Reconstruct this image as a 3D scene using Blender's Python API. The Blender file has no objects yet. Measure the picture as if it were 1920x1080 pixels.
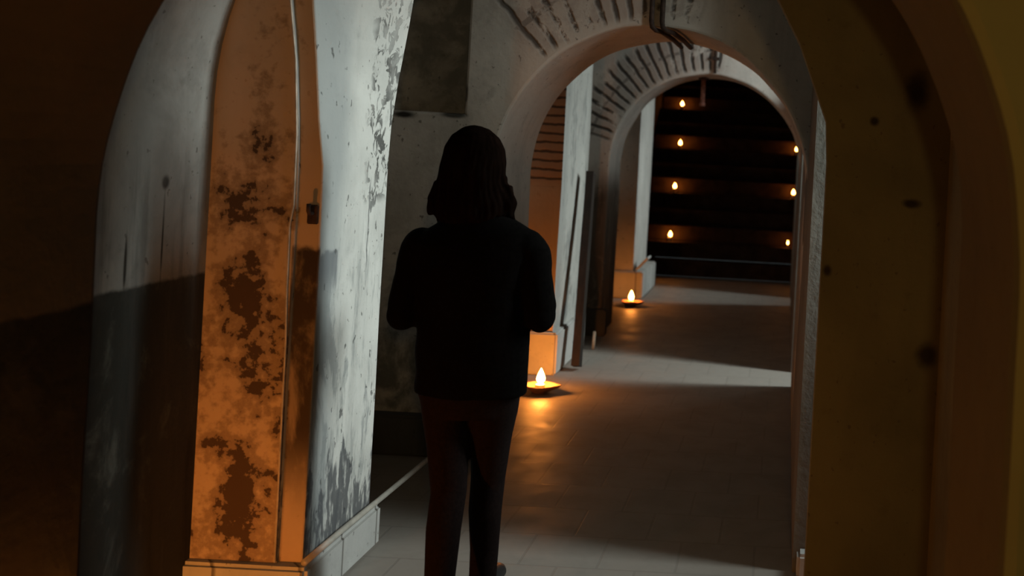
import bpy, bmesh, math, random
from mathutils import Vector, Matrix, noise as mnoise

random.seed(7)
SC = bpy.context.scene
COL = SC.collection

# ------------------------------------------------------------------ camera
cam_data = bpy.data.cameras.new('camera')
cam = bpy.data.objects.new('camera', cam_data)
COL.objects.link(cam)
cam.location = (0, 0, 1.64)
cam.rotation_euler = (math.pi / 2, 0, 0)
cam.rotation_mode = 'QUATERNION'
cam.rotation_quaternion = (Matrix.Rotation(math.pi / 2, 3, 'X') @ Matrix.Rotation(0.055, 3, 'Z')).to_quaternion()
cam_data.sensor_width = 36
cam_data.lens = 35.0
cam_data.shift_x = -520 / 1920
cam_data.shift_y = -260 / 1920
cam_data.clip_start = 0.02
cam_data.dof.use_dof = True
cam_data.dof.focus_distance = 4.0
cam_data.dof.aperture_fstop = 2.2
SC.camera = cam

# ------------------------------------------------------------------ world + daylight through the doorways, added fill lights
world = bpy.data.worlds.new('sky')
SC.world = world
world.use_nodes = True
world.node_tree.nodes['Background'].inputs[0].default_value = (0.62, 0.72, 0.74, 1)
world.node_tree.nodes['Background'].inputs[1].default_value = 0.15
vs = SC.view_settings
vs.view_transform = 'Standard'
vs.look = 'None'
vs.gamma = 1
vs.use_curve_mapping = False
vs.exposure = 0.0


def daylight(name, y, x, z, w, h, power, target, spread=math.pi):
    d = bpy.data.lights.new(name, 'AREA')
    d.shape = 'RECTANGLE'
    d.size, d.size_y = w, h
    d.energy = power
    d.color = (0.90, 1.0, 0.97)
    d.spread = spread
    o = bpy.data.objects.new(name, d)
    COL.objects.link(o)
    o.location = (x, y, z)
    dirv = Vector(target) - Vector((x, y, z))
    o.rotation_euler = dirv.to_track_quat('-Z', 'Y').to_euler()
    return o


daylight('daylight_near', 3.70, 1.25, 2.15, 0.30, 1.6, 23, (-1.6, 3.72, 1.0), math.radians(90))
daylight('daylight_middle', 7.03, 1.25, 2.25, 0.20, 1.2, 34, (-0.8, 7.25, 0.4), math.radians(120))
daylight('daylight_far', 10.70, 1.25, 2.20, 0.20, 1.2, 12, (-1.6, 10.90, 0.9), math.radians(80))
daylight('daylight_added_small_window', 2.55, 1.60, 1.35, 0.40, 0.9, 1.3, (-1.94, 3.22, 1.6), math.radians(90))  # unseen window, added to light the wall beside the front pier
daylight('daylight_added_high_window', 4.05, 0.75, 2.62, 0.40, 0.5, 1.2, (-1.6, 5.0, 1.2), math.radians(130))  # unseen window, added to light the middle arch face
daylight('daylight_added_high_window_far', 7.60, 0.75, 2.62, 0.40, 0.5, 7, (-1.2, 8.3, 1.8), math.radians(130))  # another unseen window, added to brighten the far arch face
lamp = bpy.data.lights.new('added_warm_fill_behind', 'POINT')  # added fill light behind the camera, brightens the front arch face
lamp.energy = 36
lamp.color = (1.0, 0.6, 0.2)
lamp.shadow_soft_size = 0.08
lamp_o = bpy.data.objects.new('added_warm_fill_behind', lamp)
COL.objects.link(lamp_o)
lamp_o.location = (0.25, -0.6, 1.9)


# ------------------------------------------------------------------ node helpers
class NT:
    def __init__(self, name):
        self.m = bpy.data.materials.new(name)
        self.m.use_nodes = True
        self.t = self.m.node_tree
        self.b = self.t.nodes['Principled BSDF']
        self.pos = self.n('ShaderNodeNewGeometry')
        self.P = self.pos.outputs['Position']
        s = self.n('ShaderNodeSeparateXYZ')
        self.lk(self.P, s.inputs[0])
        self.X, self.Y, self.Z = s.outputs
        s2 = self.n('ShaderNodeSeparateXYZ')
        self.lk(self.pos.outputs['True Normal'], s2.inputs[0])
        self.NX, self.NY, self.NZ = s2.outputs

    def n(self, typ, **kw):
        nd = self.t.nodes.new(typ)
        for k, v in kw.items():
            setattr(nd, k, v)
        return nd

    def lk(self, a, b):
        self.t.links.new(a, b)

    def put(self, sock, v):
        if isinstance(v, bpy.types.NodeSocket):
            self.lk(v, sock)
        elif isinstance(v, (tuple, list)) and len(v) == 3 and sock.type == 'RGBA':
            sock.default_value = (*v, 1)
        else:
            sock.default_value = v

    def math(self, op, a, b=0.0, c=None, clamp=False):
        nd = self.n('ShaderNodeMath', operation=op, use_clamp=clamp)
        self.put(nd.inputs[0], a)
        self.put(nd.inputs[1], b)
        if c is not None:
            self.put(nd.inputs[2], c)
        return nd.outputs[0]

    def vec(self, scale, offset=(0, 0, 0)):
        nd = self.n('ShaderNodeMapping')
        nd.inputs['Scale'].default_value = scale
        nd.inputs['Location'].default_value = offset
        self.lk(self.P, nd.inputs['Vector'])
        return nd.outputs[0]

    def noise(self, scale, detail=6, rough=0.6, dist=0.0, stretch=(1, 1, 1), off=(0, 0, 0)):
        nd = self.n('ShaderNodeTexNoise')
        self.lk(self.vec(stretch, off), nd.inputs['Vector'])
        nd.inputs['Scale'].default_value = scale
        nd.inputs['Detail'].default_value = detail
        nd.inputs['Roughness'].default_value = rough
        nd.inputs['Distortion'].default_value = dist
        return nd.outputs['Fac']

    def ramp(self, v, a, b, lo=0.0, hi=1.0, smooth=True):
        nd = self.n('ShaderNodeMapRange', interpolation_type='SMOOTHSTEP' if smooth else 'LINEAR')
        self.put(nd.inputs['Value'], v)
        self.put(nd.inputs['From Min'], a)
        self.put(nd.inputs['From Max'], b)
        self.put(nd.inputs['To Min'], lo)
        self.put(nd.inputs['To Max'], hi)
        return nd.outputs[0]

    def mix(self, f, a, b):
        nd = self.n('ShaderNodeMix', data_type='RGBA')
        self.put(nd.inputs[0], f)
        self.put(nd.inputs[6], a)
        self.put(nd.inputs[7], b)
        return nd.outputs[2]

    def mul(self, *a):
        r = a[0]
        for x in a[1:]:
            r = self.math('MULTIPLY', r, x)
        return r

    def mx(self, a, b):
        return self.math('MAXIMUM', a, b)

    def inv(self, a):
        return self.math('SUBTRACT', 1.0, a)

    def below(self, v, t, w=0.02):
        return self.ramp(v, t - w, t + w, 1.0, 0.0)

    def above(self, v, t, w=0.02):
        return self.ramp(v, t - w, t + w, 0.0, 1.0)

    def blob(self, c, r):
        """an irregular stain around a point, r = three half sizes"""
        nd = self.n('ShaderNodeVectorMath', operation='SUBTRACT')
        self.lk(self.P, nd.inputs[0])
        nd.inputs[1].default_value = c
        dv = self.n('ShaderNodeVectorMath', operation='DIVIDE')
        self.lk(nd.outputs[0], dv.inputs[0])
        dv.inputs[1].default_value = r
        ln = self.n('ShaderNodeVectorMath', operation='LENGTH')
        self.lk(dv.outputs[0], ln.inputs[0])
        w = self.math('MULTIPLY_ADD', self.math('SUBTRACT', self.noise(14 / max(0.5, 10 * max(r)), 5), 0.5), 1.2, ln.outputs['Value'])
        return self.ramp(w, 0.30, 1.10, 1.0, 0.0)

    def done(self, col, rough=0.9, height=None, bump=0.4, dist=0.01, spec=0.3):
        self.put(self.b.inputs['Base Color'], col)
        self.put(self.b.inputs['Roughness'], rough)
        self.b.inputs['Specular IOR Level'].default_value = spec
        if height is not None:
            bp = self.n('ShaderNodeBump')
            bp.inputs['Strength'].default_value = bump
            bp.inputs['Distance'].default_value = dist
            self.lk(height, bp.inputs['Height'])
            self.lk(bp.outputs[0], self.b.inputs['Normal'])
        return self.m


def simple(name, col, rough=0.7, metal=0.0, var=0.25, scale=18.0, spec=0.4, bump=0.25, stretch=(1, 1, 1), dist=0.002):
    k = NT(name)
    nz = k.noise(scale, 6, 0.6, 0, stretch)
    c = k.mix(k.ramp(nz, 0.3, 0.7), tuple(x * (1 - var) for x in col), tuple(min(1, x * (1 + var)) for x in col))
    k.b.inputs['Metallic'].default_value = metal
    return k.done(c, rough, nz, bump, dist, spec)


def mottled(k, c, h):
    n = k.ramp(k.noise(4.5, 10, 0.68, 0.4, (1, 1, 0.7), (3, 3, 0)), 0.42, 0.66)
    r = k.ramp(k.noise(11, 6, 0.6, 0.0, (1, 1, 0.1), (0, 5, 0)), 0.52, 0.68)
    c = k.mix(k.mul(n, k.above(k.Z, 1.1, 0.05), 0.45), c, (0.11, 0.107, 0.098))
    return k.mix(k.mul(r, k.below(k.Z, 1.5, 0.15), 0.5), c, (0.055, 0.053, 0.048)), h


def plaster(name, top, dark, dado=None, dado_z=1.13, stain=0.5, blobs=(), extra=None, off=(0, 0, 0), dado_w=0.008):
    """old limewash with runs, scuffs and, lower down, a dark painted dado"""
    k = NT(name)
    big = k.noise(1.7, 5, 0.55, 0.3, off=off)
    fine = k.noise(9, 8, 0.65, 0.2, off=off)
    run = k.noise(7, 6, 0.6, 0.0, (1, 1, 0.12), off)
    pit = k.noise(42, 3, 0.5, 0, (1, 1, 0.8), off)
    c = k.mix(k.ramp(big, 0.35, 0.7), top, tuple(x * 0.74 for x in top))
    c = k.mix(k.mul(k.ramp(run, 0.5, 0.75), stain * 0.7), c, tuple(x * 0.45 for x in top))
    c = k.mix(k.mul(k.ramp(fine, 0.55, 0.75), stain), c, tuple(x * 0.5 for x in top))
    c = k.mix(k.mul(k.ramp(pit, 0.67, 0.73), 0.7), c, dark)
    h = k.math('MULTIPLY_ADD', fine, 0.7, k.math('MULTIPLY', pit, 0.3))
    if dado:
        zz = k.math('MULTIPLY_ADD', k.math('SUBTRACT', fine, 0.5), 0.03, k.Z)
        m = k.below(zz, dado_z, dado_w)
        scuff = k.ramp(k.noise(5, 9, 0.7, 0.5, (1, 1, 0.7), off), 0.52, 0.72)
        dc = k.mix(scuff, dado, tuple(x * 3.2 for x in dado))
        dc = k.mix(k.ramp(run, 0.55, 0.72), dc, tuple(x * 0.5 for x in dado))
        c = k.mix(m, c, dc)
    for ctr, r in blobs:
        c = k.mix(k.blob(ctr, r), c, tuple(x * 0.35 for x in dark))
    if extra:
        c, h = extra(k, c, h)
    return k.done(c, 0.92, h, 0.5, 0.012, 0.2)


# ------------------------------------------------------------------ mesh helpers
def link(name, me, mat=None, parent=None):
    o = bpy.data.objects.new(name, me)
    COL.objects.link(o)
    if mat is not None:
        me.materials.clear()
        me.materials.append(mat)
    if parent is not None:
        o.parent = parent
    return o


def from_bm(name, bm, mat=None, parent=None, smooth=False):
    bmesh.ops.recalc_face_normals(bm, faces=bm.faces[:])
    me = bpy.data.meshes.new(name)
    bm.to_mesh(me)
    bm.free()
    if smooth:
        for p in me.polygons:
            p.use_smooth = True
    return link(name, me, mat, parent)


def bake(o):
    """replace an object's mesh by its evaluated mesh"""
    bpy.context.view_layer.update()
    dg = bpy.context.evaluated_depsgraph_get()
    me = bpy.data.meshes.new_from_object(o.evaluated_get(dg))
    o.modifiers.clear()
    o.data = me
    return o


def box(bm, x0, x1, y0, y1, z0, z1):
    r = bmesh.ops.create_cube(bm, size=1.0)
    for v in r['verts']:
        v.co = Vector((x0 if v.co.x < 0 else x1, y0 if v.co.y < 0 else y1, z0 if v.co.z < 0 else z1))
    return r['verts']


def tube(bm, pts, radii, seg=14, flat=(1, 1)):
    """closed tube through pts; radii numbers or (a, b) pairs: a across X, b across the other way"""
    pts = [Vector(p) for p in pts]
    rings = []
    n = len(pts)
    for i, p in enumerate(pts):
        d = (pts[min(i + 1, n - 1)] - pts[max(i - 1, 0)]).normalized()
        ref = Vector((1, 0, 0)) if abs(d.x) < 0.9 else Vector((0, 0, 1))
        b = d.cross(ref).normalized()
        a = b.cross(d).normalized()
        r = radii[i] if isinstance(radii, (list, tuple)) else radii
        ra, rb = r if isinstance(r, (list, tuple)) else (r, r)
        rings.append([bm.verts.new(p + a * ra * math.cos(2 * math.pi * k / seg) + b * rb * math.sin(2 * math.pi * k / seg)) for k in range(seg)])
    for i in range(n - 1):
        for k in range(seg):
            bm.faces.new((rings[i][k], rings[i][(k + 1) % seg], rings[i + 1][(k + 1) % seg], rings[i + 1][k]))
    bm.faces.new(rings[0][::-1])
    bm.faces.new(rings[-1])


def ball(bm, c, r, rot=None, seg=20):
    m = Matrix.Translation(Vector(c))
    if rot:
        m = m @ rot
    r = r if isinstance(r, (tuple, list)) else (r, r, r)
    m = m @ Matrix.Diagonal((*r, 1))
    bmesh.ops.create_uvsphere(bm, u_segments=seg, v_segments=seg // 2 + 2, radius=1, matrix=m)


def lathe(bm, prof, seg=28, c=(0, 0, 0)):
    rings = []
    for r, z in prof:
        if r < 1e-5:
            rings.append([bm.verts.new((c[0], c[1], c[2] + z))])
        else:
            rings.append([bm.verts.new((c[0] + r * math.cos(2 * math.pi * k / seg), c[1] + r * math.sin(2 * math.pi * k / seg), c[2] + z)) for k in range(seg)])
    for a, b in zip(rings, rings[1:]):
        for k in range(seg):
            q = (k + 1) % seg
            if len(a) == 1 and len(b) == 1:
                continue
            if len(a) == 1:
                bm.faces.new((a[0], b[q], b[k]))
            elif len(b) == 1:
                bm.faces.new((a[k], a[q], b[0]))
            else:
                bm.faces.new((a[k], a[q], b[q], b[k]))


def structure(o):
    o['kind'] = 'structure'
    return o


def tag(o, label, cat, group=None):
    o['label'] = label
    o['category'] = cat
    if group:
        o['group'] = group
    return o


def empty(name, loc, label, cat, group=None):
    o = bpy.data.objects.new(name, None)
    o.empty_display_size = 0.1
    COL.objects.link(o)
    o.location = loc
    return tag(o, label, cat, group)


def copy_tree(o):
    c = o.copy()
    COL.objects.link(c)
    for ch in list(o.children):
        d = ch.copy()
        COL.objects.link(d)
        d.parent = c
        for g in list(ch.children):
            e = g.copy()
            COL.objects.link(e)
            e.parent = d
    return c


def lerp_table(tab, z):
    """tab: [(z, value), ...] ascending"""
    if z <= tab[0][0]:
        return tab[0][1]
    for (z0, a), (z1, b) in zip(tab, tab[1:]):
        if z <= z1:
            return a + (b - a) * (z - z0) / (z1 - z0)
    return tab[-1][1]


# ------------------------------------------------------------------ materials
def voussoirs(cx, cz, R, a0, a1, depth, thr, face_only=True, strength=0.8):
    """rows of bare bricks showing radially round an arch where the plaster has fallen"""
    def f(k, c, h):
        dx = k.math('SUBTRACT', k.X, cx)
        dz = k.math('SUBTRACT', k.Z, cz)
        ang = k.math('ARCTAN2', dz, dx)
        rr = k.math('SQRT', k.math('ADD', k.mul(dx, dx), k.mul(dz, dz)))
        wob = k.math('MULTIPLY', k.math('SUBTRACT', k.noise(8, 4), 0.5), 0.5)
        fr = k.math('FRACT', k.math('ADD', k.math('MULTIPLY', ang, R / 0.066), wob))
        gap = k.mx(k.below(fr, 0.20, 0.12), k.above(fr, 0.88, 0.08))
        rq = k.math('DIVIDE', k.math('SUBTRACT', rr, R), depth)
        cross = k.math('LESS_THAN', k.math('ABSOLUTE', k.math('SUBTRACT', rq, 0.55)), 0.035)
        gap = k.mx(gap, k.mul(cross, k.math('GREATER_THAN', k.noise(11, 2), 0.5), 0.5))
        m = k.mul(k.above(rq, 0.10, 0.06), k.below(rq, 1.0, 0.08), k.above(ang, a0, 0.05), k.below(ang, a1, 0.05))
        m = k.mul(m, k.ramp(k.noise(5, 5, 0.6, 0.3, off=(3, 0, 1)), thr - 0.05, thr + 0.05))
        m = k.mul(m, k.below(k.NY, -0.5, 0.2))
        c = k.mix(k.mul(m, 0.45), c, (0.24, 0.20, 0.18))
        c = k.mix(k.mul(m, gap, strength), c, (0.02, 0.018, 0.016))
        h = k.math('SUBTRACT', h, k.mul(m, gap, 1.5))
        return c, h
    return f


def near_pier_extra(k, c, h):
    # (1) flaked dark patches over the lower part of the broad front face
    front = k.mul(k.below(k.NY, -0.5, 0.2), k.below(k.X, -1.64, 0.006))
    c = k.mix(k.mul(k.below(k.NY, -0.5, 0.2), 0.8), c, k.mix(k.noise(6, 6), (0.40, 0.30, 0.20), (0.52, 0.36, 0.24)))  # candle glow painted into the front face as an ochre tint
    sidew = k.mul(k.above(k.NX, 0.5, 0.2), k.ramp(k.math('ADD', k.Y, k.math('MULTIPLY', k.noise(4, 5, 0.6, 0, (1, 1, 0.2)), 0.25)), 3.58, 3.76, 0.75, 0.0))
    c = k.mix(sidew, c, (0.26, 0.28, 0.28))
    nz = k.math('MULTIPLY_ADD', k.noise(26, 8, 0.6, 0.1), 0.35, k.math('MULTIPLY', k.noise(7, 10, 0.62, 0.15, off=(0.9, 0, 0.35)), 0.65))
    mid = k.math('SUBTRACT', 1.0, k.math('ABSOLUTE', k.math('MULTIPLY', k.math('ADD', k.X, 1.79), 6.0)), clamp=True)
    thr = k.math('SUBTRACT', k.ramp(k.Z, 1.15, 1.75, 0.56, 0.66), k.math('MULTIPLY', mid, 0.13))
    wash = k.ramp(nz, k.math('SUBTRACT', thr, 0.09), k.math('ADD', thr, 0.01))
    c = k.mix(k.mul(front, wash, 0.62), c, (0.17, 0.115, 0.075))
    p = k.ramp(nz, k.math('ADD', thr, 0.02), k.math('ADD', thr, 0.05))
    c = k.mix(k.mul(front, p, 0.88), c, (0.045, 0.028, 0.022))
    h = k.math('SUBTRACT', h, k.mul(front, p, 0.6))
    # (2) dark old paint on the recessed corner strip below the dado line
    strip = k.mul(k.above(k.X, -1.652, 0.004), k.below(k.NY, -0.3, 0.2))
    zed = k.math('MULTIPLY_ADD', k.math('SUBTRACT', k.noise(14, 6), 0.5), 0.06, k.Z)
    pnt = k.mul(strip, k.below(zed, 1.22, 0.012), k.ramp(k.noise(6, 8, 0.6, 0.3, (1, 1, 0.4), (5, 0, 0)), 0.46, 0.60, 1.0, 0.55), k.above(k.Z, 0.42, 0.2))
    c = k.mix(k.mul(pnt, 0.95), c, (0.024, 0.017, 0.014))
    # (3) side face: scraped grey dado, streaked
    side = k.above(k.NX, 0.5, 0.2)
    st = k.noise(8, 9, 0.66, 0.4, (1, 1, 0.28), (0.2, 0, 0.9))
    edge = k.ramp(k.Y, 3.40, 3.62, 0.14, -0.06)
    sc = k.ramp(st, k.math('SUBTRACT', 0.52, edge), k.math('SUBTRACT', 0.60, edge))
    dm = k.mul(side, k.below(zed, 1.205, 0.010), sc)
    c = k.mix(k.mul(dm, 0.55), c, (0.16, 0.175, 0.18))
    sharp = k.mul(side, k.below(zed, 1.20, 0.008), k.below(k.Y, 3.50, 0.006), k.above(k.Z, 1.09, 0.05))
    c = k.mix(k.mul(sharp, 0.75), c, (0.13, 0.14, 0.15))
    s2 = k.noise(24, 7, 0.65, 0.2, (1, 1, 0.22), (1, 4, 2))
    c = k.mix(k.mul(side, k.ramp(s2, 0.50, 0.66), k.below(k.Z, 1.25, 0.25), 0.55), c, (0.20, 0.215, 0.21))
    p2 = k.noise(26, 3, 0.5, 0.2, (1, 1, 0.55), (4, 0, 0))
    c = k.mix(k.mul(side, k.ramp(p2, 0.66, 0.70), 0.75), c, (0.07, 0.072, 0.07))
    h = k.math('SUBTRACT', h, k.mul(side, k.ramp(p2, 0.66, 0.70), 0.8))
    low = k.mul(side, k.ramp(k.math('ADD', k.noise(9, 8, 0.6, 0.5, (1, 1, 0.4), (7, 1, 0)), k.ramp(k.Z, 0.2, 0.55, 0.20, 0.0)), 0.58, 0.64), k.ramp(k.noise(28, 6, 0.6, 0.2, (1, 1, 0.3)), 0.36, 0.5))
    low = k.mul(low, k.below(k.Z, 0.55, 0.06))
    c = k.mix(k.mul(low, 0.85), c, (0.06, 0.063, 0.07))
    # (4) bare pitted masonry along the far edge, higher up
    pit = k.noise(17, 5, 0.6, 0.8, (1, 1.3, 0.8))
    far = k.mul(side, k.above(k.math('ADD', k.Y, k.math('MULTIPLY', k.noise(6, 3), 0.12)), 3.76, 0.03), k.above(k.Z, 1.36, 0.02))
    pm = k.mul(far, k.ramp(pit, 0.53, 0.57))
    c = k.mix(k.mul(pm, k.ramp(k.noise(4, 4, off=(2, 2, 2)), 0.40, 0.6, 0.35, 0.95)), c, (0.075, 0.075, 0.07))
    h = k.math('SUBTRACT', h, k.mul(pm, 1.4))
    # (5) a vertical crack
    cr = k.math('ABSOLUTE', k.math('SUBTRACT', k.math('MULTIPLY_ADD', k.math('SUBTRACT', k.noise(5, 4), 0.5), 0.05, k.Y), 3.745))
    cm = k.mul(side, k.below(cr, 0.004, 0.003), k.above(k.Z, 1.12, 0.03), k.below(k.Z, 1.43, 0.03))
    c = k.mix(k.mul(cm, 0.8), c, (0.08, 0.08, 0.08))
    return c, h


def brick_courses(k, c, h):
    """brick courses showing on the upper front face, flaked dark paint on its side"""
    c = k.mix(k.mul(k.below(k.NY, -0.5, 0.2), 0.8), c, k.mix(k.noise(6, 6), (0.36, 0.26, 0.17), (0.46, 0.31, 0.2)))  # ochre tint on the front face stands in for candlelight
    front = k.mul(k.below(k.NY, -0.5, 0.2), k.above(k.Z, 1.32, 0.04))
    fr = k.math('FRACT', k.math('ADD', k.math('DIVIDE', k.Z, 0.062), k.math('MULTIPLY', k.noise(9, 4), 0.5)))
    gap = k.mul(front, k.mx(k.below(fr, 0.16, 0.08), k.above(fr, 0.9, 0.05)))
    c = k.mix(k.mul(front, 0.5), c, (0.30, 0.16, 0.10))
    c = k.mix(k.mul(gap, 0.85), c, (0.04, 0.03, 0.025))
    h = k.math('SUBTRACT', h, gap)
    side = k.above(k.NX, 0.5, 0.2)
    nz = k.ramp(k.noise(6, 9, 0.66, 0.4, (1, 1, 0.4)), 0.55, 0.64)
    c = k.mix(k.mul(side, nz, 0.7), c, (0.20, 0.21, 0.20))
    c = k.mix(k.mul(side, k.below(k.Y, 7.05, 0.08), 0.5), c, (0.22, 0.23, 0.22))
    return c, h


WHITE = (0.62, 0.61, 0.57)
GREY = (0.58, 0.57, 0.53)
DARK = (0.07, 0.062, 0.052)
DADO = (0.028, 0.030, 0.026)

M = {}


def arch_dado_shading(k, c, h):
    """the painted dado of the wall runs on round the jamb on that side, with painted-in light and shade"""
    m = k.mul(k.below(k.X, -0.7, 0.05), k.below(k.math('MULTIPLY_ADD', k.math('SUBTRACT', k.noise(9), 0.5), 0.03, k.Z), 1.145, 0.008))
    c = k.mix(k.mul(k.below(k.NY, -0.6, 0.2), k.above(k.X, 0.0, 0.1)), c, k.mix(k.noise(3, 5), (0.27, 0.25, 0.12), (0.21, 0.195, 0.09)))  # lamplight painted in: lighter colour on the front face
    c = k.mix(k.mul(k.below(k.NX, -0.5, 0.2), k.above(k.X, 0.0, 0.1), 0.55), c, (0.06, 0.055, 0.035))  # shade painted into the colour of the opposite jamb face
    c = k.mix(k.below(k.X, -0.9, 0.3), c, k.mix(k.noise(4, 6), (0.045, 0.038, 0.028), (0.075, 0.062, 0.045)))  # shade painted in: darker colour over the dado side
    return k.mix(m, c, k.mix(k.ramp(k.noise(6, 8), 0.5, 0.7), (0.009, 0.010, 0.009), (0.022, 0.023, 0.020))), h


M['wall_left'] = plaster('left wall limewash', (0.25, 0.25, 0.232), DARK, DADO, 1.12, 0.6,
                         [((-1.94, 3.11, 1.43), (0.3, 0.022, 0.026)), ((-1.94, 3.11, 1.25), (0.3, 0.007, 0.17)),
                          ((-1.94, 2.94, 1.20), (0.3, 0.008, 0.11))], mottled)
M['bay'] = plaster('bay limewash', GREY, DARK, DADO, 1.15, 0.6)
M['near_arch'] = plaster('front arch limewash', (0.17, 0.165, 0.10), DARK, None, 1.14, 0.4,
                         [((-1.78, 2.55, 1.25), (0.2, 0.016, 0.09))], arch_dado_shading)
M['near_pier'] = plaster('front pier limewash', (0.60, 0.60, 0.565), DARK, None, 1.2, 0.5, (), near_pier_extra)
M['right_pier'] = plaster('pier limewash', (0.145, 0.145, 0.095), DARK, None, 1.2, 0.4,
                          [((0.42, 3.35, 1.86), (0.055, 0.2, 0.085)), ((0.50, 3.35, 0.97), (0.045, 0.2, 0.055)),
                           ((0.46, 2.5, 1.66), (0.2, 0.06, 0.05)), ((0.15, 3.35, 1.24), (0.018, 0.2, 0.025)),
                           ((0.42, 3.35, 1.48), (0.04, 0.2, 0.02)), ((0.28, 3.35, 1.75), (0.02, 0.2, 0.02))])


def arch_low(k, c, h):
    c, h = voussoirs(-0.70, 1.43, 0.80, 1.35, 2.35, 0.42, 0.475, strength=0.8)(k, c, h)
    face = k.mul(k.below(k.NY, -0.5, 0.2), k.below(k.X, -1.52, 0.01))
    n2 = k.ramp(k.noise(4, 9, 0.65, 0.4), 0.42, 0.62)
    low = k.ramp(k.Z, 0.5, 1.25, 0.85, 0.25)
    c = k.mix(k.mul(face, n2, low), c, (0.12, 0.125, 0.11))
    inn = k.mul(k.above(k.Y, 5.10, 0.03), k.below(k.X, -1.6, 0.02), k.above(k.Z, 1.70, 0.02))
    c = k.mix(k.mul(inn, k.ramp(k.noise(5, 9, 0.65, 0.3, off=(1, 1, 1)), 0.38, 0.62, 0.2, 0.85)), c, (0.15, 0.15, 0.13))
    return c, h


M['middle_arch'] = plaster('middle arch limewash', (0.52, 0.485, 0.435), DARK, None, 1.2, 0.5,
                           [((-1.967, 5.06, 1.71), (0.07, 0.3, 0.022)), ((-1.715, 5.06, 1.722), (0.08, 0.3, 0.020)),
                            ((-1.665, 5.06, 1.84), (0.025, 0.3, 0.06))], arch_low)
M['far_arch'] = plaster('far arch limewash', (0.52, 0.49, 0.45), DARK, (0.11, 0.092, 0.075), 1.30, 0.5, (),
                        voussoirs(-0.70, 1.43, 0.80, 1.45, 2.9, 0.36, 0.40, strength=0.9), dado_w=0.16)
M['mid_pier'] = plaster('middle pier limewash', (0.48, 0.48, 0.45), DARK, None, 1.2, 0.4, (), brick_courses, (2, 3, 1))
M['far_pier'] = plaster('far pier limewash', (0.5, 0.49, 0.46), DARK, None, 1.2, 0.4, (), None, (4, 1, 2))
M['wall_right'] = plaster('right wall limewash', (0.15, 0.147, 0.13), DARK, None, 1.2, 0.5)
M['ceiling'] = plaster('vault limewash', (0.6, 0.58, 0.54), DARK, None, 1.2, 0.5)
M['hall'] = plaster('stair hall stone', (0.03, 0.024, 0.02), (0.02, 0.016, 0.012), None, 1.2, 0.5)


def base_extra(k, c, h):
    fr = k.math('FRACT', k.math('MULTIPLY', k.math('ADD', k.X, k.Y), 3.4))
    j = k.below(fr, 0.035, 0.02)
    c = k.mix(k.mul(j, 0.8), c, (0.10, 0.09, 0.08))
    return c, k.math('SUBTRACT', h, j)


M['plinth'] = plaster('plinth render', (0.50, 0.50, 0.48), DARK, None, 1.2, 0.4, (), base_extra)
M['plinth_dark'] = plaster('dark plinth render', (0.09, 0.085, 0.075), (0.03, 0.03, 0.028), None, 1.2, 0.5)

# floor tiles
k = NT('floor tiles')
br = k.n('ShaderNodeTexBrick', offset=0.5)
k.lk(k.vec((1, 1, 1), (0.05, 0.1, 0)), br.inputs['Vector'])
br.inputs['Scale'].default_value = 1.0
br.inputs['Brick Width'].default_value = 0.30
br.inputs['Row Height'].default_value = 0.30
br.inputs['Mortar Size'].default_value = 0.006
br.inputs['Mortar Smooth'].default_value = 0.3
br.inputs['Bias'].default_value = 0.0
br.inputs['Color1'].default_value = (0.235, 0.215, 0.19, 1)
br.inputs['Color2'].default_value = (0.245, 0.224, 0.198, 1)
br.inputs['Mortar'].default_value = (0.205, 0.188, 0.166, 1)
fn = k.noise(5, 8, 0.65, 0.3)
fc = k.mix(k.ramp(fn, 0.45, 0.75, 0.0, 0.4), br.outputs['Color'], (0.175, 0.158, 0.14))
fh = k.math('MULTIPLY_ADD', br.outputs['Fac'], -0.8, k.math('MULTIPLY', fn, 0.35))
M['floor'] = k.done(fc, k.ramp(fn, 0.3, 0.7, 0.50, 0.68), fh, 0.25, 0.005, 0.4)

M['steps'] = simple('worn dark stone', (0.036, 0.024, 0.018), 0.9, var=0.35, scale=7, bump=0.4, dist=0.006, spec=0.08)
M['iron'] = simple('rusted iron', (0.05, 0.03, 0.022), 0.75, 0.3, 0.5, 30)
M['rust'] = simple('red oxide paint', (0.20, 0.09, 0.07), 0.6, 0.0, 0.4, 30)
M['cable'] = simple('off white cable', (0.42, 0.38, 0.32), 0.6)
M['pipe_pale'] = simple('pale painted conduit', (0.34, 0.32, 0.28), 0.55, var=0.15)
M['board'] = simple('dark aged board', (0.014, 0.009, 0.006), 0.85, 0, 0.4, 6, stretch=(6, 6, 0.6), bump=0.5)
M['slab'] = simple('pale grey board', (0.42, 0.43, 0.42), 0.8)
M['stick'] = simple('pale bare wood', (0.42, 0.38, 0.30), 0.8)
M['clay'] = simple('fired clay', (0.38, 0.19, 0.11), 0.75)
M['wax'] = simple('candle wax', (0.75, 0.62, 0.42), 0.45, var=0.06)
M['wick'] = simple('burnt wick', (0.02, 0.017, 0.015), 0.9)
M['hair'] = simple('dark brown hair', (0.004, 0.0022, 0.0016), 0.8, 0, 0.4, 60, stretch=(1, 1, 0.08), spec=0.0)
M['skin'] = simple('skin', (0.42, 0.26, 0.19), 0.55, var=0.05)
M['jacket'] = simple('black wool jacket', (0.0022, 0.0019, 0.0018), 0.95, var=0.3, scale=90, spec=0.02)
M['jeans'] = simple('dark jeans', (0.007, 0.0045, 0.0042), 0.95, var=0.3, scale=120, spec=0.03)
M['shoe'] = simple('black leather', (0.010, 0.009, 0.009), 0.5)


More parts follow.
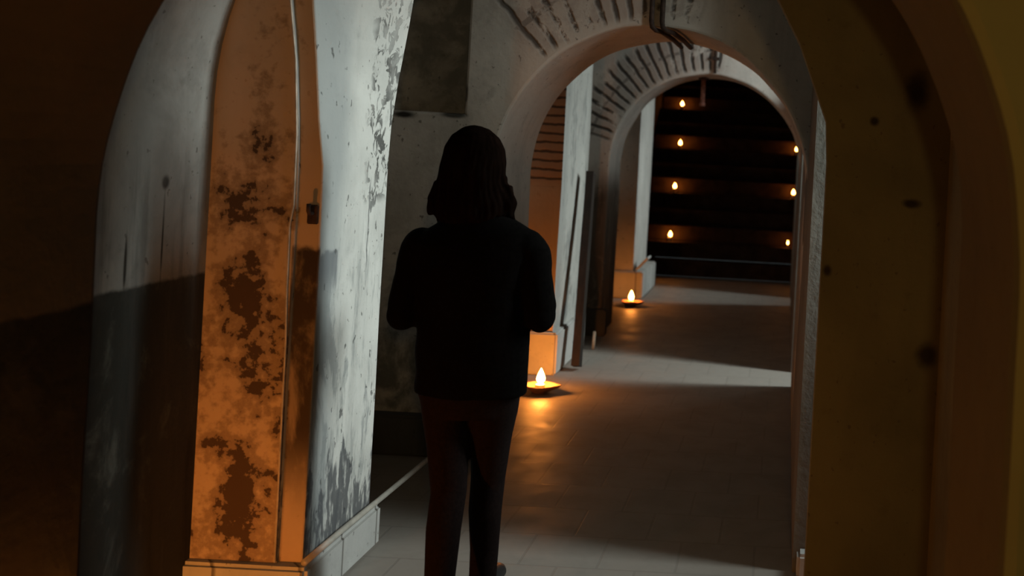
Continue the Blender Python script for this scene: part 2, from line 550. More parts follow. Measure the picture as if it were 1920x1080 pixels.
def flame_mat(name, strength):
    kk = NT(name)
    kk.put(kk.b.inputs['Base Color'], (0.0, 0.0, 0.0))
    kk.put(kk.b.inputs['Emission Color'], (1.0, 0.30, 0.045))
    kk.b.inputs['Emission Strength'].default_value = strength
    return kk.m


M['flame_big'] = flame_mat('lamp flame', 900)
M['flame_mid'] = flame_mat('lamp flame along the passage', 400)
M['flame_far'] = flame_mat('lamp flame up the passage', 125)
M['flame_stair'] = flame_mat('stair candle flame', 75)

# ------------------------------------------------------------------ structure
# floor
bm = bmesh.new()
box(bm, -2.7, 2.6, -3.2, 12.3, -0.12, 0.0)
structure(from_bm('floor', bm, M['floor']))

# the vault over the front of the passage, then a flat ceiling, then the stair hall ceiling
bm = bmesh.new()
rows = []
NV = 40
for i in range(NV + 1):
    a = math.pi * i / NV
    rows.append((-0.70 - 1.24 * math.cos(a), 1.70 + 1.2 * math.sin(a)))
fr = []
for y in (-3.2, 3.36):
    fr.append([[bm.verts.new((x, y, z)) for x, z in rows],
               [bm.verts.new((-0.70 + (x + 0.70) * 1.18, y, 1.70 + (z - 1.70) * 1.12 + 0.0)) for x, z in rows]])
for i in range(NV):
    (a0, b0), (a1, b1) = fr
    bm.faces.new((a0[i], a0[i + 1], a1[i + 1], a1[i]))
    bm.faces.new((b0[i], b0[i + 1], b1[i + 1], b1[i]))
    for a, b in ((a0, b0), (a1, b1)):
        bm.faces.new((a[i], a[i + 1], b[i + 1], b[i]))
for e in (0, NV):
    (a0, b0), (a1, b1) = fr
    bm.faces.new((a0[e], a1[e], b1[e], b0[e]))
structure(from_bm('ceiling', bm, M['wall_left'], smooth=False))
bm = bmesh.new()
box(bm, -2.7, 1.0, 3.34, 12.3, 3.0, 3.15)
box(bm, -2.7, 1.0, 12.3, 17.2, 4.4, 4.55)
box(bm, -2.7, 1.0, 12.28, 12.40, 3.0, 4.5)
structure(from_bm('ceiling_passage', bm, M['ceiling']))
bm = bmesh.new()
# walls on the dark side
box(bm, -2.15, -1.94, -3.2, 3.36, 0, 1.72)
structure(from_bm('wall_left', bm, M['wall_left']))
bm = bmesh.new()
box(bm, -2.60, -2.35, 3.35, 5.07, 0, 3.0)
box(bm, -2.20, -1.94, 5.83, 12.3, 0, 3.0)
structure(from_bm('wall_left_bay', bm, M['bay']))
bm = bmesh.new()
box(bm, -2.7, 1.0, -3.35, -3.2, 0, 3.2)
structure(from_bm('wall_back', bm, M['bay']))
bm = bmesh.new()
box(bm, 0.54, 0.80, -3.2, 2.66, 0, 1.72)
box(bm, 0.54, 0.80, 2.66, 2.94, 0, 0.85)  # gap above is added for the unseen small window
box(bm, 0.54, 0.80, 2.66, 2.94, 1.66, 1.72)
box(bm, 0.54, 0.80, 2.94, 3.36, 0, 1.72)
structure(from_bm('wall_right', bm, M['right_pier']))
# passage side wall with three doorways to the daylight and two added high openings
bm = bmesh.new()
OPENINGS = [(3.45, 3.87, 0, 2.62), (4.0, 4.6, 2.15, 2.9), (6.89, 7.33, 0, 2.62), (7.55, 8.15, 2.15, 2.9), (10.45, 11.0, 0, 2.62)]
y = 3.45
for a, b, za, zb in OPENINGS:
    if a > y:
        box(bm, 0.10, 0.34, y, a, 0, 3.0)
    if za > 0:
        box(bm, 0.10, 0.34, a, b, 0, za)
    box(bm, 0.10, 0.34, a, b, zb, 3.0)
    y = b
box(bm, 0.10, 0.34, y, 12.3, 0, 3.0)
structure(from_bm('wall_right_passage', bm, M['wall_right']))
# stair hall
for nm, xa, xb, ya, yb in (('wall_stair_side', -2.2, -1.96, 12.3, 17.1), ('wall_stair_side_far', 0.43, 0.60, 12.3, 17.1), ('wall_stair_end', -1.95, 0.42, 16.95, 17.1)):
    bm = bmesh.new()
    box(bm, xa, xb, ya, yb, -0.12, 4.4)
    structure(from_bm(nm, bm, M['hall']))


def arch_wall(name, y0, y1, xl, xr, ztop, cx, cz, R, mat, niche=None, seg=56, bev=0.014, seed=0, rightR=None):
    """a cross wall pierced by a round-headed arch"""
    c_ang = [math.atan2(ztop - cz, xr - cx), math.atan2(ztop - cz, xl - cx)]
    angs = sorted(set([math.pi * i / seg for i in range(seg + 1)] + c_ang), reverse=True)
    inner, outer = [], []
    for z in [0.0, cz * 0.25, cz * 0.5, cz * 0.75]:
        inner.append((cx - R, z))
        outer.append((xl, z))
    for a in angs:
        inner.append((cx + R * math.cos(a), cz + R * math.sin(a)))
        ca, sa = math.cos(a), math.sin(a)
        t = 1e9
        if ca > 1e-6:
            t = min(t, (xr - cx) / ca)
        if ca < -1e-6:
            t = min(t, (xl - cx) / ca)
        if sa > 1e-6:
            t = min(t, (ztop - cz) / sa)
        outer.append((cx + t * ca, cz + t * sa))
    for z in [cz * 0.75, cz * 0.5, cz * 0.25, 0.0]:
        inner.append((cx + R, z))
        outer.append((xr, z))
    bm = bmesh.new()

    def jit(p, y, s):
        n = mnoise.noise(Vector((p[0] * 4, y * 3 + seed, p[1] * 4))) * s
        dx, dz = p[0] - cx, max(0.0, p[1] - cz)
        L = math.hypot(dx, dz) or 1
        return (p[0] + dx / L * n, y, p[1] + dz / L * n)

    ny = 5
    layers = []
    for j in range(ny + 1):
        y = y0 + (y1 - y0) * j / ny
        layers.append([bm.verts.new(jit(p, y, 0.010)) for p in inner])
    of = [bm.verts.new((p[0], y0, p[1])) for p in outer]
    ob = [bm.verts.new((p[0], y1, p[1])) for p in outer]
    n = len(inner)
    for i in range(n - 1):
        for j in range(ny):
            bm.faces.new((layers[j][i], layers[j][i + 1], layers[j + 1][i + 1], layers[j + 1][i]))
        bm.faces.new((of[i], of[i + 1], layers[0][i + 1], layers[0][i]))
        bm.faces.new((ob[i], ob[i + 1], layers[-1][i + 1], layers[-1][i]))
        bm.faces.new((of[i], of[i + 1], ob[i + 1], ob[i]))
    for e in (0, n - 1):
        bm.faces.new([of[e]] + [L[e] for L in layers] + [ob[e]])
    o = from_bm(name, bm, mat)
    if niche:
        cb = bmesh.new()
        nx0, nx1, nz0, nz1, nd = niche
        box(cb, nx0, nx1, y0 - 0.2, y0 + nd, nz0, nz1)
        cut = from_bm('cutter', cb)
        md = o.modifiers.new('b', 'BOOLEAN')
        md.operation = 'DIFFERENCE'
        md.object = cut
        md.solver = 'EXACT'
        bake(o)
        bpy.data.objects.remove(cut)
    md = o.modifiers.new('v', 'BEVEL')
    md.width = bev
    md.segments = 2
    md.limit_method = 'ANGLE'
    md.angle_limit = math.radians(50)
    bake(o)
    return structure(o)


AC = dict(cx=-0.70, cz=1.43, R=0.80)
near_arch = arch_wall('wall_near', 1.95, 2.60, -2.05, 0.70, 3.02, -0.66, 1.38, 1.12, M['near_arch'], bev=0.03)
mid_arch = arch_wall('wall_middle', 5.06, 5.83, -2.45, 0.40, 3.05, mat=M['middle_arch'], niche=(-2.12, -1.66, 1.73, 2.6, 0.22), seed=3, **AC)
far_arch = arch_wall('wall_far', 8.34, 8.92, -2.05, 0.40, 3.05, mat=M['far_arch'], seed=8, **AC)

# the big front pier: broad front face, recessed corner strip, side face that splays into the arch above
ZS = [0.0, 0.3, 0.6, 0.9, 1.2, 1.5, 1.65, 1.83, 1.95, 2.06, 2.14, 2.3, 2.5, 2.75, 3.0]
XA = [(1.5, -1.645), (1.8, -1.665), (2.06, -1.70), (3.0, -1.74)]
XB = [(1.5, -1.565), (1.65, -1.588), (2.06, -1.63), (3.0, -1.67)]
XC = [(1.5, -1.565), (1.62, -1.56), (1.83, -1.54), (2.14, -1.50), (2.5, -1.38), (3.0, -1.0)]
bm = bmesh.new()
loops = []
for z in ZS:
    xa, xb, xc = lerp_table(XA, z), lerp_table(XB, z), lerp_table(XC, z)
    pts = [(-2.40, 3.35), (xa, 3.35), (xa, 3.362), (xb, 3.362)]
    for q in (0.2, 0.4, 0.6, 0.8, 1.0):
        pts.append((xb + (xc - xb) * q, 3.362 + 0.538 * q))
    pts.append((-2.40, 3.90))
    loops.append([bm.verts.new((x + 0.004 * mnoise.noise(Vector((x * 7, yy * 7, z * 5))), yy, z)) for x, yy in pts])
for a, b in zip(loops, loops[1:]):
    m_ = len(a)
    for i in range(m_):
        bm.faces.new((a[i], a[(i + 1) % m_], b[(i + 1) % m_], b[i]))
bm.faces.new(loops[0][::-1])
bm.faces.new(loops[-1])
near_pier = from_bm('pillar_near', bm, M['near_pier'])
md = near_pier.modifiers.new('v', 'BEVEL')
md.width = 0.006
md.segments = 2
md.limit_method = 'ANGLE'
md.angle_limit = math.radians(45)
bake(near_pier)
structure(near_pier)


def plinth(name, x0, x1, y0, y1, z1, mat, parent):
    bm = bmesh.new()
    box(bm, x0, x1, y0, y1, 0, z1)
    bmesh.ops.bevel(bm, geom=[e for e in bm.edges], offset=0.012, segments=2, affect='EDGES')
    return from_bm(name, bm, mat, parent)


plinth('plinth', 0.115, 0.33, 3.80, 3.875, 0.095, M['plinth'], bpy.data.objects['wall_right_passage'])
plinth('plinth', -2.2, -1.530, 3.315, 3.93, 0.155, M['plinth'], near_pier)
plinth('plinth', -2.0, -1.45, 8.27, 8.37, 0.22, M['plinth_dark'], far_arch)
plinth('plinth', -2.3, -1.46, 4.98, 5.10, 0.20, M['plinth_dark'], mid_arch)


def pier(name, x1, y0, y1, mat, pz, px):
    bm = bmesh.new()
    box(bm, -2.1, x1, y0, y1, 0, 3.0)
    bmesh.ops.subdivide_edges(bm, edges=bm.edges[:], cuts=6, use_grid_fill=True)
    for v in bm.verts:
        v.co += Vector((1, 1, 0)) * 0.006 * mnoise.noise(v.co * 3)
    o = from_bm(name, bm, mat)
    structure(o)
    plinth('plinth', -2.05, px, y0 - 0.04, y1 + 0.03, pz, M['plinth'], o)
    return o


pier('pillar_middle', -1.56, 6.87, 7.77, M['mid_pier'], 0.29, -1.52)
pier('pillar_far', -1.56, 10.39, 11.35, M['far_pier'], 0.28, -1.45)

# the pier across the passage and the thin rib that springs from it
RX = [(1.60, 0.13), (1.74, 0.12), (2.0, 0.016), (2.14, -0.063), (2.30, -0.18), (2.45, -0.32), (2.58, -0.52), (2.64, -0.75),
      (2.60, -1.0), (2.48, -1.28), (2.30, -1.52), (2.18, -1.64)]
bm = bmesh.new()
inn = [(0.13, 0.0), (0.13, 0.8)] + [(x, z) for z, x in RX]
out = [(0.75, 0.0), (0.75, 0.8), (0.75, 1.6), (0.75, 1.74), (0.75, 2.0), (0.75, 2.14), (0.75, 2.5), (0.6, 3.02), (-0.2, 3.02),
       (-0.75, 3.02), (-1.2, 3.02), (-1.7, 3.02), (-2.0, 2.7), (-2.0, 2.3)]
fa = [[bm.verts.new((x, yy, z)) for x, z in pts] for yy in (3.35, 3.45) for pts in (inn, out)]
i0, o0, i1, o1 = fa
for i in range(len(inn) - 1):
    bm.faces.new((i0[i], i0[i + 1], o0[i + 1], o0[i]))
    bm.faces.new((i1[i], i1[i + 1], o1[i + 1], o1[i]))
    bm.faces.new((i0[i], i0[i + 1], i1[i + 1], i1[i]))
    bm.faces.new((o0[i], o0[i + 1], o1[i + 1], o1[i]))
for e in (0, len(inn) - 1):
    bm.faces.new((i0[e], o0[e], o1[e], i1[e]))
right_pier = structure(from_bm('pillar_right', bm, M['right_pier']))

# ------------------------------------------------------------------ staircase
stairs = empty('staircase', (-0.72, 12.3, 0), 'dark stone staircase with candles climbing away at the end of the passage', 'stairs')
for i in range(14):
    bm = bmesh.new()
    top = 0.195 * (i + 1)
    box(bm, -1.95 + 0.72, 0.42 + 0.72, 0.25 * i, 0.25 * (i + 1) + (0.0 if i < 13 else 1.08), max(0.0, top - 0.195), top)
    bmesh.ops.bevel(bm, geom=[e for e in bm.edges], offset=0.01, segments=2, affect='EDGES')
    from_bm('step', bm, M['steps'], stairs)


# ------------------------------------------------------------------ candles
def flame_mesh(bm, c, r, h):
    prof = [(0.0, 0.0), (0.55, 0.05), (0.9, 0.16), (1.0, 0.28), (0.92, 0.42), (0.68, 0.6), (0.4, 0.78), (0.16, 0.92), (0.0, 1.0)]
    lathe(bm, [(a * r, b * h) for a, b in prof], 16, c)


def bowl_lamp(loc, label, fm, rot=0.0, scale=1.0):
    """a shallow clay bowl with a spout, wax inside, a wick and its flame"""
    root = empty('candle_bowl', loc, label, 'candle', 'bowl candles along the passage floor')
    root.rotation_euler.z = rot
    bm = bmesh.new()
    lathe(bm, [(0.0, 0.0), (0.045, 0.0), (0.050, 0.006), (0.080, 0.030), (0.095, 0.048), (0.090, 0.051), (0.074, 0.034), (0.045, 0.016), (0.0, 0.014)], 36)
    for v in bm.verts:                       # pinch a spout on one side of the rim
        a = math.atan2(v.co.y, v.co.x)
        if v.co.z > 0.025:
            kx = max(0.0, math.cos(a)) ** 8
            v.co.x *= 1 + 0.45 * kx
            v.co.y *= 1 - 0.35 * kx
    from_bm('bowl', bm, M['clay'], root, True)
    bm = bmesh.new()
    lathe(bm, [(0.0, 0.012), (0.030, 0.012), (0.032, 0.016), (0.032, 0.050), (0.029, 0.053), (0.018, 0.050), (0.0, 0.049)], 28)
    from_bm('wax', bm, M['wax'], root, True)
    bm = bmesh.new()
    tube(bm, [(0, 0, 0.048), (0.001, 0, 0.058), (0.004, 0, 0.067)], 0.0022, 8)
    from_bm('wick', bm, M['wick'], root, True)
    bm = bmesh.new()
    flame_mesh(bm, (0.003, 0, 0.060), 0.026, 0.095)
    from_bm('flame', bm, fm, root, True)
    return root


bowl_lamp((-1.51, 6.37, 0), 'lit candle in a clay bowl at the middle pier, glowing beside the walking person', M['flame_mid'], 0.1)
bowl_lamp((-1.49, 9.89, 0), 'lit candle in a clay bowl at the far pier, just before the stairs', M['flame_far'], -0.1)
bowl_lamp((-1.665, 2.20, 0), 'lit candle in a clay bowl below the picture, lighting the orange pier', M['flame_big'], 0.6)


def stair_candle(loc, label):
    root = empty('candle', loc, label, 'candle', 'candles on the stairs')
    bm = bmesh.new()
    lathe(bm, [(0.0, 0.0), (0.024, 0.0), (0.026, 0.003), (0.025, 0.050), (0.022, 0.054), (0.012, 0.051), (0.0, 0.050)], 20)
    from_bm('wax', bm, M['wax'], root, True)
    bm = bmesh.new()
    tube(bm, [(0, 0, 0.048), (0.001, 0, 0.056), (0.003, 0, 0.062)], 0.002, 8)
    from_bm('wick', bm, M['wick'], root, True)
    bm = bmesh.new()
    flame_mesh(bm, (0.002, 0, 0.058), 0.022, 0.070)
    from_bm('flame', bm, M['flame_stair'], root, True)
    return root


def step_top(i):
    return 0.195 * (i + 1)


def step_y(i):
    return 12.3 + 0.25 * i + 0.12


first = None
for i, x, lab in [(1, -1.455, 'lit candle on the lowest lit step, at the pale pillar end'),
                  (4, -1.515, 'lit candle on the second lit step up, at the pale pillar end'),
                  (7, -1.555, 'lit candle on the third lit step up, at the pale pillar end'),
                  (10, -1.64, 'lit candle on the topmost lit step, highest flame of the staircase'),
                  (1, 0.045, 'faint small candle on the lowest lit step, at the doorway wall end'),
                  (4, 0.085, 'lit candle on the second lit step up, at the doorway wall end'),
                  (7, 0.105, 'lit candle on the third lit step up, at the doorway wall end')]:
    loc = (x, step_y(i), step_top(i) + 0.002)
    if first is None:
        first = o = stair_candle(loc, lab)
    else:
        o = copy_tree(first)
        o.location = loc
        o['label'] = lab
    if 'faint' in lab:
        o.scale = (0.5, 0.5, 0.7)

# ------------------------------------------------------------------ pipes, cable, board, odds and ends
pp = empty('conduit', (-0.70, 5.06, 2.23), 'pair of dark rusty pipes running down the middle arch crown and under it', 'pipe')
for s in (-0.032, 0.022):
    bm = bmesh.new()
    path = [(s, -0.022, 0.80), (s, -0.022, 0.4), (s, -0.022, 0.10), (s, -0.022, 0.02), (s + 0.004, -0.016, -0.008), (s + 0.02, 0.0, -0.022), (s + 0.05, 0.05, -0.026), (s + 0.07, 0.35, -0.030), (s + 0.07, 0.75, -0.030)]
    tube(bm, path, 0.013, 12)
    from_bm('pipe', bm, M['iron'], pp, True)
for z in (0.45,):
    bm = bmesh.new()
    box(bm, -0.07, 0.06, -0.042, 0.0, z - 0.012, z + 0.012)
    bmesh.ops.bevel(bm, geom=[e for e in bm.edges], offset=0.004, segments=2, affect='EDGES')
    from_bm('clamp', bm, M['iron'], pp)

hp = empty('hanging_pipe', (-0.78, 8.70, 2.22), 'short reddish pipe stub hanging under the far arch crown', 'pipe')
bm = bmesh.new()
tube(bm, [(0, 0, 0.015), (0, 0, -0.10), (0, 0, -0.235)], 0.020, 14)
from_bm('pipe', bm, M['rust'], hp, True)
bm = bmesh.new()
lathe(bm, [(0, 0.0), (0.045, 0.0), (0.045, -0.012), (0.022, -0.018), (0, -0.018)], 18)
from_bm('flange', bm, M['iron'], hp, True)
bm = bmesh.new()
lathe(bm, [(0, -0.215), (0.024, -0.215), (0.027, -0.225), (0.027, -0.245), (0, -0.245)], 18)
from_bm('end_cap', bm, M['rust'], hp, True)
cc = empty('wall_pipe', (-0.655, 8.325, 2.25), 'thin dark pipe running down the brick face of the far arch', 'pipe')
bm = bmesh.new()
tube(bm, [(0, 0, 0.6), (0, 0, 0.05), (0.0, 0.0, -0.01)], 0.012, 12)
from_bm('pipe', bm, M['iron'], cc, True)
bm = bmesh.new()
box(bm, -0.03, 0.03, -0.013, 0.016, 0.10, 0.125)
from_bm('clamp', bm, M['iron'], cc)

bm = bmesh.new()
tube(bm, [(-1.702, 3.343, 2.6), (-1.702, 3.343, 2.06), (-1.672, 3.343, 1.85), (-1.655, 3.343, 1.6), (-1.652, 3.343, 1.36), (-1.662, 3.343, 1.29), (-1.660, 3.343, 1.08), (-1.653, 3.343, 0.9), (-1.652, 3.343, 0.60), (-1.650, 3.343, 0.16)], 0.0035, 8)
tag(from_bm('cable', bm, M['cable'], None, True), 'thin off-white cable running down the corner of the orange-lit pier', 'cable')

br_ = empty('iron_bracket', (-1.592, 3.362, 1.335), 'small rusty iron bracket on the corner strip of the orange-lit pier', 'bracket')
bm = bmesh.new()
box(bm, -0.018, 0.018, -0.010, 0.004, -0.035, 0.03)
bmesh.ops.bevel(bm, geom=[e for e in bm.edges], offset=0.003, segments=2, affect='EDGES')
from_bm('back_plate', bm, M['iron'], br_)
bm = bmesh.new()
tube(bm, [(0, -0.006, 0.0), (0, -0.03, 0.002), (0, -0.038, 0.012), (0, -0.038, 0.035)], 0.007, 10)
from_bm('pin', bm, M['iron'], br_, True)

bm = bmesh.new()
tube(bm, [(-1.545, 3.33, 0.170), (-1.545, 3.6, 0.171), (-1.542, 3.93, 0.169), (-1.54, 4.3, 0.166), (-1.535, 4.7, 0.170), (-1.535, 5.0, 0.175)], [0.011] * 6, 12)
tag(from_bm('conduit', bm, M['pipe_pale'], None, True), 'pale conduit lying along the pier base and bridging to the middle arch', 'pipe')

# the dark board leaning along the middle pier
bm = bmesh.new()
box(bm, -0.028, 0.028, -0.05, 0.05, 0.0, 1.42)
bmesh.ops.subdivide_edges(bm, edges=bm.edges[:], cuts=5, use_grid_fill=True)
for v in bm.verts:
    v.co.x += 0.004 * mnoise.noise(v.co * 5)
bd = from_bm('board', bm, M['board'])
bd.location = (-1.415, 7.02, 0.0)
a, b = Vector((0, 0, 1)), Vector((-0.055, 0.42, 1.33)).normalized()
bd.rotation_mode = 'QUATERNION'
bd.rotation_quaternion = a.rotation_difference(b)
bd.location.z = 0.03
tag(bd, 'dark weathered board leaning beside the white middle pier', 'board')

bm = bmesh.new()
tube(bm, [(-1.44, 7.75, 0.0), (-1.438, 7.752, 0.06), (-1.436, 7.755, 0.14)], 0.012, 10)
tag(from_bm('stick', bm, M['stick'], None, True), 'short pale stick standing on the floor behind the dark board', 'stick')

bm = bmesh.new()
box(bm, -0.035, 0.035, -0.12, 0.12, -0.012, 0.012)
bmesh.ops.bevel(bm, geom=[e for e in bm.edges], offset=0.003, segments=2, affect='EDGES')
sl = from_bm('offcut', bm, M['slab'])
sl.location = (-1.475, 10.52, 0.355)
sl.rotation_euler = (0, math.radians(-48), 0)
for v in sl.data.vertices:
    v.co.x *= 2.6
tag(sl, 'pale grey board offcut tilted on the base of the far pier', 'board')

# ------------------------------------------------------------------ the person, walking away
PX, PY = -1.035, 3.35
person = empty('person', (PX, PY, 0), 'person with shoulder-length dark hair in a black jacket and dark trousers walking away', 'person')


def voxel(name, bm, mat, parent, size, smooth=6, fac=0.5):
    o = from_bm(name, bm, mat, parent)
    o.parent = None
    md = o.modifiers.new('r', 'REMESH')
    md.mode = 'VOXEL'
    md.voxel_size = size
    md.use_smooth_shade = True
    md = o.modifiers.new('s', 'SMOOTH')
    md.factor = fac
    md.iterations = smooth
    bake(o)
    for p in o.data.polygons:
        p.use_smooth = True
    o.parent = parent
    return o


# arm joints relative to the person's base: shoulder, elbow, wrist (facing +Y)
ARMS = {
    -1: dict(sh=(-0.180, 0.0, 1.295), el=(-0.228, -0.015, 1.035), wr=(-0.085, 0.195, 1.035)),
    1: dict(sh=(0.178, 0.0, 1.305), el=(0.232, -0.010, 1.055), wr=(0.085, 0.195, 1.045)),
}
# leg joints: hip, knee, ankle
LEGS = {
    -1: dict(hip=(-0.075, 0.0, 0.80), kn=(-0.036, -0.03, 0.44), an=(-0.024, -0.13, 0.075)),
    1: dict(hip=(0.092, 0.0, 0.80), kn=(0.058, 0.09, 0.45), an=(0.036, 0.17, 0.075)),
}


def V(t):
    return Vector(t)


def hand(bm, s, wr):
    """palm, four curled fingers of unequal length and a thumb leaving the side of the palm; fingers point inward and forward"""
    w = V(wr)
    fwd = Vector((-s * 0.72, 0.62, -0.06)).normalized()
    up = Vector((0, 0, 1))
    side = up                                 # thumb side up, palm facing the body
    palmn = Vector((-s * 0.62, -0.72, 0)).normalized()
    base = w + fwd * 0.02
    for q in (-0.026, -0.009, 0.009, 0.026):
        tube(bm, [w - fwd * 0.01 + side * q * 0.5, base + fwd * 0.03 + side * q, base + fwd * 0.072 + side * q], [0.014, 0.015, 0.012], 10)
    for q, ln in ((0.028, 0.070), (0.010, 0.078), (-0.009, 0.073), (-0.027, 0.058)):
        p0 = base + fwd * 0.070 + side * q
        p1 = p0 + (fwd * 0.92 + palmn * 0.38).normalized() * ln * 0.42
        p2 = p1 + (fwd * 0.45 + palmn * 0.9).normalized() * ln * 0.33
        p3 = p2 + (fwd * -0.1 + palmn).normalized() * ln * 0.28
        tube(bm, [p0, p1, p2, p3], [0.0088, 0.0084, 0.0076, 0.0062], 10)
    t0 = base + fwd * 0.018 + side * 0.026
    t1 = t0 + (fwd * 0.6 + side * 0.75 + palmn * 0.2).normalized() * 0.036
    t2 = t1 + (fwd * 0.85 + side * 0.3 + palmn * 0.4).normalized() * 0.030
    t3 = t2 + (fwd * 0.85 + palmn * 0.6).normalized() * 0.022
    tube(bm, [t0, t1, t2, t3], [0.013, 0.011, 0.0095, 0.0075], 10)


# body, one continuous surface
bm = bmesh.new()
ball(bm, (-0.018, 0.010, 1.545), (0.074, 0.092, 0.098))                 # skull
ball(bm, (-0.018, 0.045, 1.490), (0.060, 0.058, 0.078))                 # face
ball(bm, (-0.018, 0.070, 1.440), (0.036, 0.030, 0.026))                 # chin
tube(bm, [(-0.018, 0.102, 1.535), (-0.018, 0.118, 1.497), (-0.018, 0.108, 1.488)], [0.008, 0.013, 0.010], 10)   # nose
ball(bm, (-0.018, 0.100, 1.462), (0.021, 0.010, 0.008))                 # mouth
for s in (-1, 1):
    ball(bm, (-0.018 + s * 0.031, 0.090, 1.530), (0.014, 0.012, 0.010))  # eyes
    ball(bm, (-0.018 + s * 0.075, 0.005, 1.510), (0.010, 0.020, 0.032))  # ears
tube(bm, [(-0.012, -0.02, 1.27), (-0.012, -0.012, 1.36), (-0.016, 0.0, 1.44), (-0.018, 0.005, 1.50)], [(0.075, 0.06), (0.055, 0.052), (0.050, 0.050), (0.05, 0.05)], 18)
tube(bm, [(0, 0, 0.74), (0, 0, 0.84), (0, 0, 0.96), (0, 0, 1.08), (0, 0, 1.20), (0, 0, 1.28), (-0.006, -0.01, 1.335)],
     [(0.12, 0.09), (0.155, 0.105), (0.135, 0.09), (0.125, 0.085), (0.145, 0.10), (0.150, 0.085), (0.08, 0.06)], 24)
for s, A in ARMS.items():
    sh, el, wr = V(A['sh']), V(A['el']), V(A['wr'])
    tube(bm, [(s * 0.08, 0, 1.275), sh + Vector((-s * 0.012, 0, -0.03)), sh.lerp(el, 0.4), el], [0.042, 0.040, 0.040, 0.035], 16)
    ball(bm, el, 0.036)
    tube(bm, [el, el.lerp(wr, 0.35), wr], [0.035, 0.037, 0.024], 16)
    hand(bm, s, wr)
for s, L in LEGS.items():
    hip, kn, an = V(L['hip']), V(L['kn']), V(L['an'])
    tube(bm, [hip + Vector((0, 0, 0.05)), hip.lerp(kn, 0.25), kn, kn.lerp(an, 0.3) + Vector((0, -0.012, 0)), an], [0.075, 0.070, 0.046, 0.047, 0.032], 18)
    tube(bm, [an + Vector((0, -0.03, -0.035)), an + Vector((0, 0.06, -0.04)), an + Vector((0, 0.15, -0.052))], [0.034, 0.036, 0.022], 12)
voxel('body', bm, M['skin'], person, 0.0048, 4)

# trousers
bm = bmesh.new()
tube(bm, [(0, 0, 0.70), (0, -0.005, 0.78), (0, 0, 0.86), (0, 0, 0.93)], [(0.145, 0.105), (0.168, 0.118), (0.160, 0.110), (0.150, 0.10)], 26)
for s, L in LEGS.items():
    hip, kn, an = V(L['hip']), V(L['kn']), V(L['an'])
    tube(bm, [hip + Vector((0, 0, 0.03)), hip.lerp(kn, 0.22), hip.lerp(kn, 0.55), kn, kn.lerp(an, 0.3) + Vector((0, -0.014, 0)), kn.lerp(an, 0.7), an + Vector((0, 0, -0.01))],
         [(0.086, 0.10), (0.082, 0.094), (0.068, 0.074), (0.058, 0.060), (0.056, 0.060), (0.049, 0.052), (0.047, 0.052)], 20)
tr = voxel('trousers', bm, M['jeans'], person, 0.008, 5)

# shoes
for s, L in LEGS.items():
    an = V(L['an'])
    bm = bmesh.new()
    x, yv = an.x, an.y
    tube(bm, [(x, yv - 0.055, 0.045), (x, yv - 0.03, 0.050), (x, yv + 0.06, 0.042), (x + s * 0.006, yv + 0.14, 0.034), (x + s * 0.006, yv + 0.185, 0.028)],
         [(0.026, 0.030), (0.036, 0.045), (0.040, 0.038), (0.042, 0.028), (0.024, 0.018)], 16)
    tube(bm, [(x, yv, 0.05), (x, yv, 0.10)], [0.040, 0.042], 16)
    for v in bm.verts:
        v.co.z = max(v.co.z, 0.004)
    voxel('shoe', bm, M['shoe'], person, 0.006, 3)

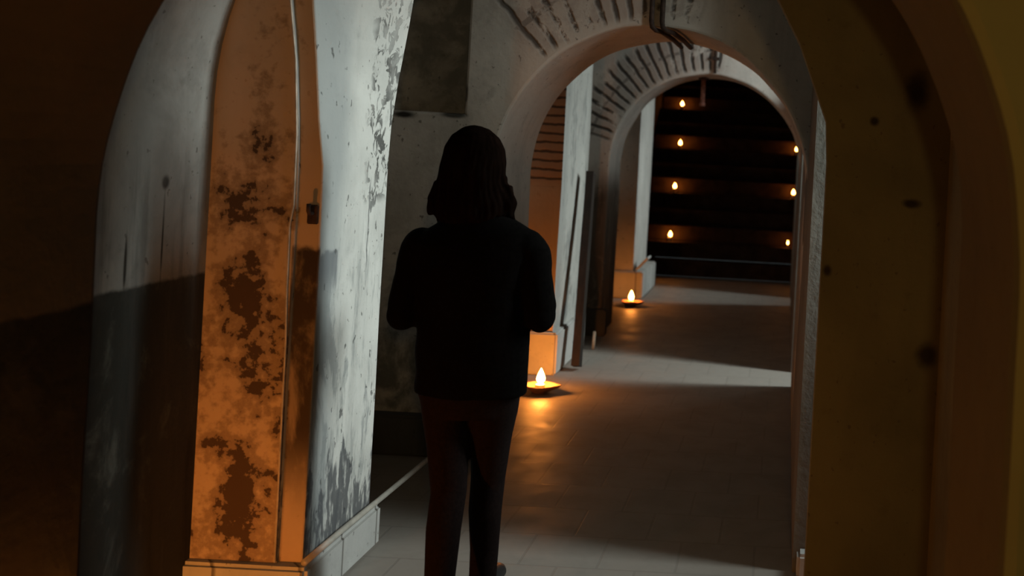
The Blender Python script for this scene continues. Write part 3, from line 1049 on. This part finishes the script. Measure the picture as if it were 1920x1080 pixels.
# jacket with sleeves and a soft collar
bm = bmesh.new()
tube(bm, [(0.012, 0, 0.765), (0.012, 0, 0.80), (0.010, 0, 0.90), (0.006, 0, 1.00), (0.0, 0, 1.10), (0, -0.005, 1.20), (0, -0.008, 1.265), (0, -0.010, 1.305), (-0.006, -0.010, 1.345), (-0.010, -0.006, 1.375)],
     [(0.186, 0.130), (0.187, 0.132), (0.187, 0.128), (0.186, 0.122), (0.188, 0.124), (0.196, 0.128), (0.205, 0.118), (0.190, 0.100), (0.125, 0.082), (0.085, 0.072)], 32)
tube(bm, [(-0.010, -0.012, 1.33), (-0.012, -0.008, 1.40)], [(0.088, 0.076), (0.072, 0.066)], 24)
for s, A in ARMS.items():
    sh, el, wr = V(A['sh']), V(A['el']), V(A['wr'])
    ball(bm, sh + Vector((s * 0.0, -0.004, -0.042)), (0.055, 0.066, 0.060))
    tube(bm, [sh + Vector((0, 0, -0.03)), sh.lerp(el, 0.22), sh.lerp(el, 0.5), el], [0.055, 0.061, 0.058, 0.052], 20)
    ball(bm, el + Vector((0, 0, -0.018)), (0.052, 0.056, 0.056))
    tube(bm, [el + Vector((0, 0, -0.018)), el.lerp(wr, 0.4) + Vector((0, 0, -0.008)), el.lerp(wr, 0.92)], [0.052, 0.052, 0.040], 18)
jk = voxel('jacket', bm, M['jacket'], person, 0.008, 5)
for v in jk.data.vertices:                       # cloth folds
    n = mnoise.noise(Vector((v.co.x * 9, v.co.y * 9, v.co.z * 16)))
    v.co += v.normal * 0.006 * n

# hair: full, shoulder length, waved at the ends
bm = bmesh.new()
tube(bm, [(-0.018, -0.005, 1.660), (-0.018, -0.006, 1.652), (-0.018, -0.008, 1.625), (-0.018, -0.010, 1.585), (-0.018, -0.012, 1.54), (-0.020, -0.018, 1.49), (-0.020, -0.022, 1.44), (-0.016, -0.028, 1.395), (-0.014, -0.030, 1.36), (-0.012, -0.032, 1.325)],
     [(0.012, 0.02), (0.042, 0.055), (0.076, 0.090), (0.098, 0.104), (0.104, 0.106), (0.108, 0.100), (0.112, 0.092), (0.126, 0.088), (0.116, 0.082), (0.070, 0.06)], 36)
for s, off in ((-1, 0.0), (1, 0.4)):
    for j, (dx, dz) in enumerate(((0.10, 1.40), (0.122, 1.375), (0.085, 1.35))):
        x = -0.016 + s * dx
        tube(bm, [(x * 0.9, -0.02, dz + 0.09), (x + s * 0.006, -0.03, dz + 0.03), (x + s * 0.010, -0.02, dz - 0.005), (x + s * 0.022, -0.012, dz - 0.022)], [0.022, 0.022, 0.016, 0.006], 10)
hr = voxel('hair', bm, M['hair'], person, 0.006, 4)
for v in hr.data.vertices:
    a = math.atan2(v.co.y + 0.01, v.co.x + 0.018)
    w = max(0.0, min(1.0, (1.60 - v.co.z) / 0.15))
    v.co += v.normal * (0.0014 * math.sin(a * 34 + 3 * math.sin(v.co.z * 22)) + 0.006 * mnoise.noise(v.co * 22)) * (0.3 + w)
    if v.co.y > 0.04 and v.co.z < 1.56:          # leave the face clear
        v.co.y = 0.04 + (v.co.y - 0.04) * 0.3
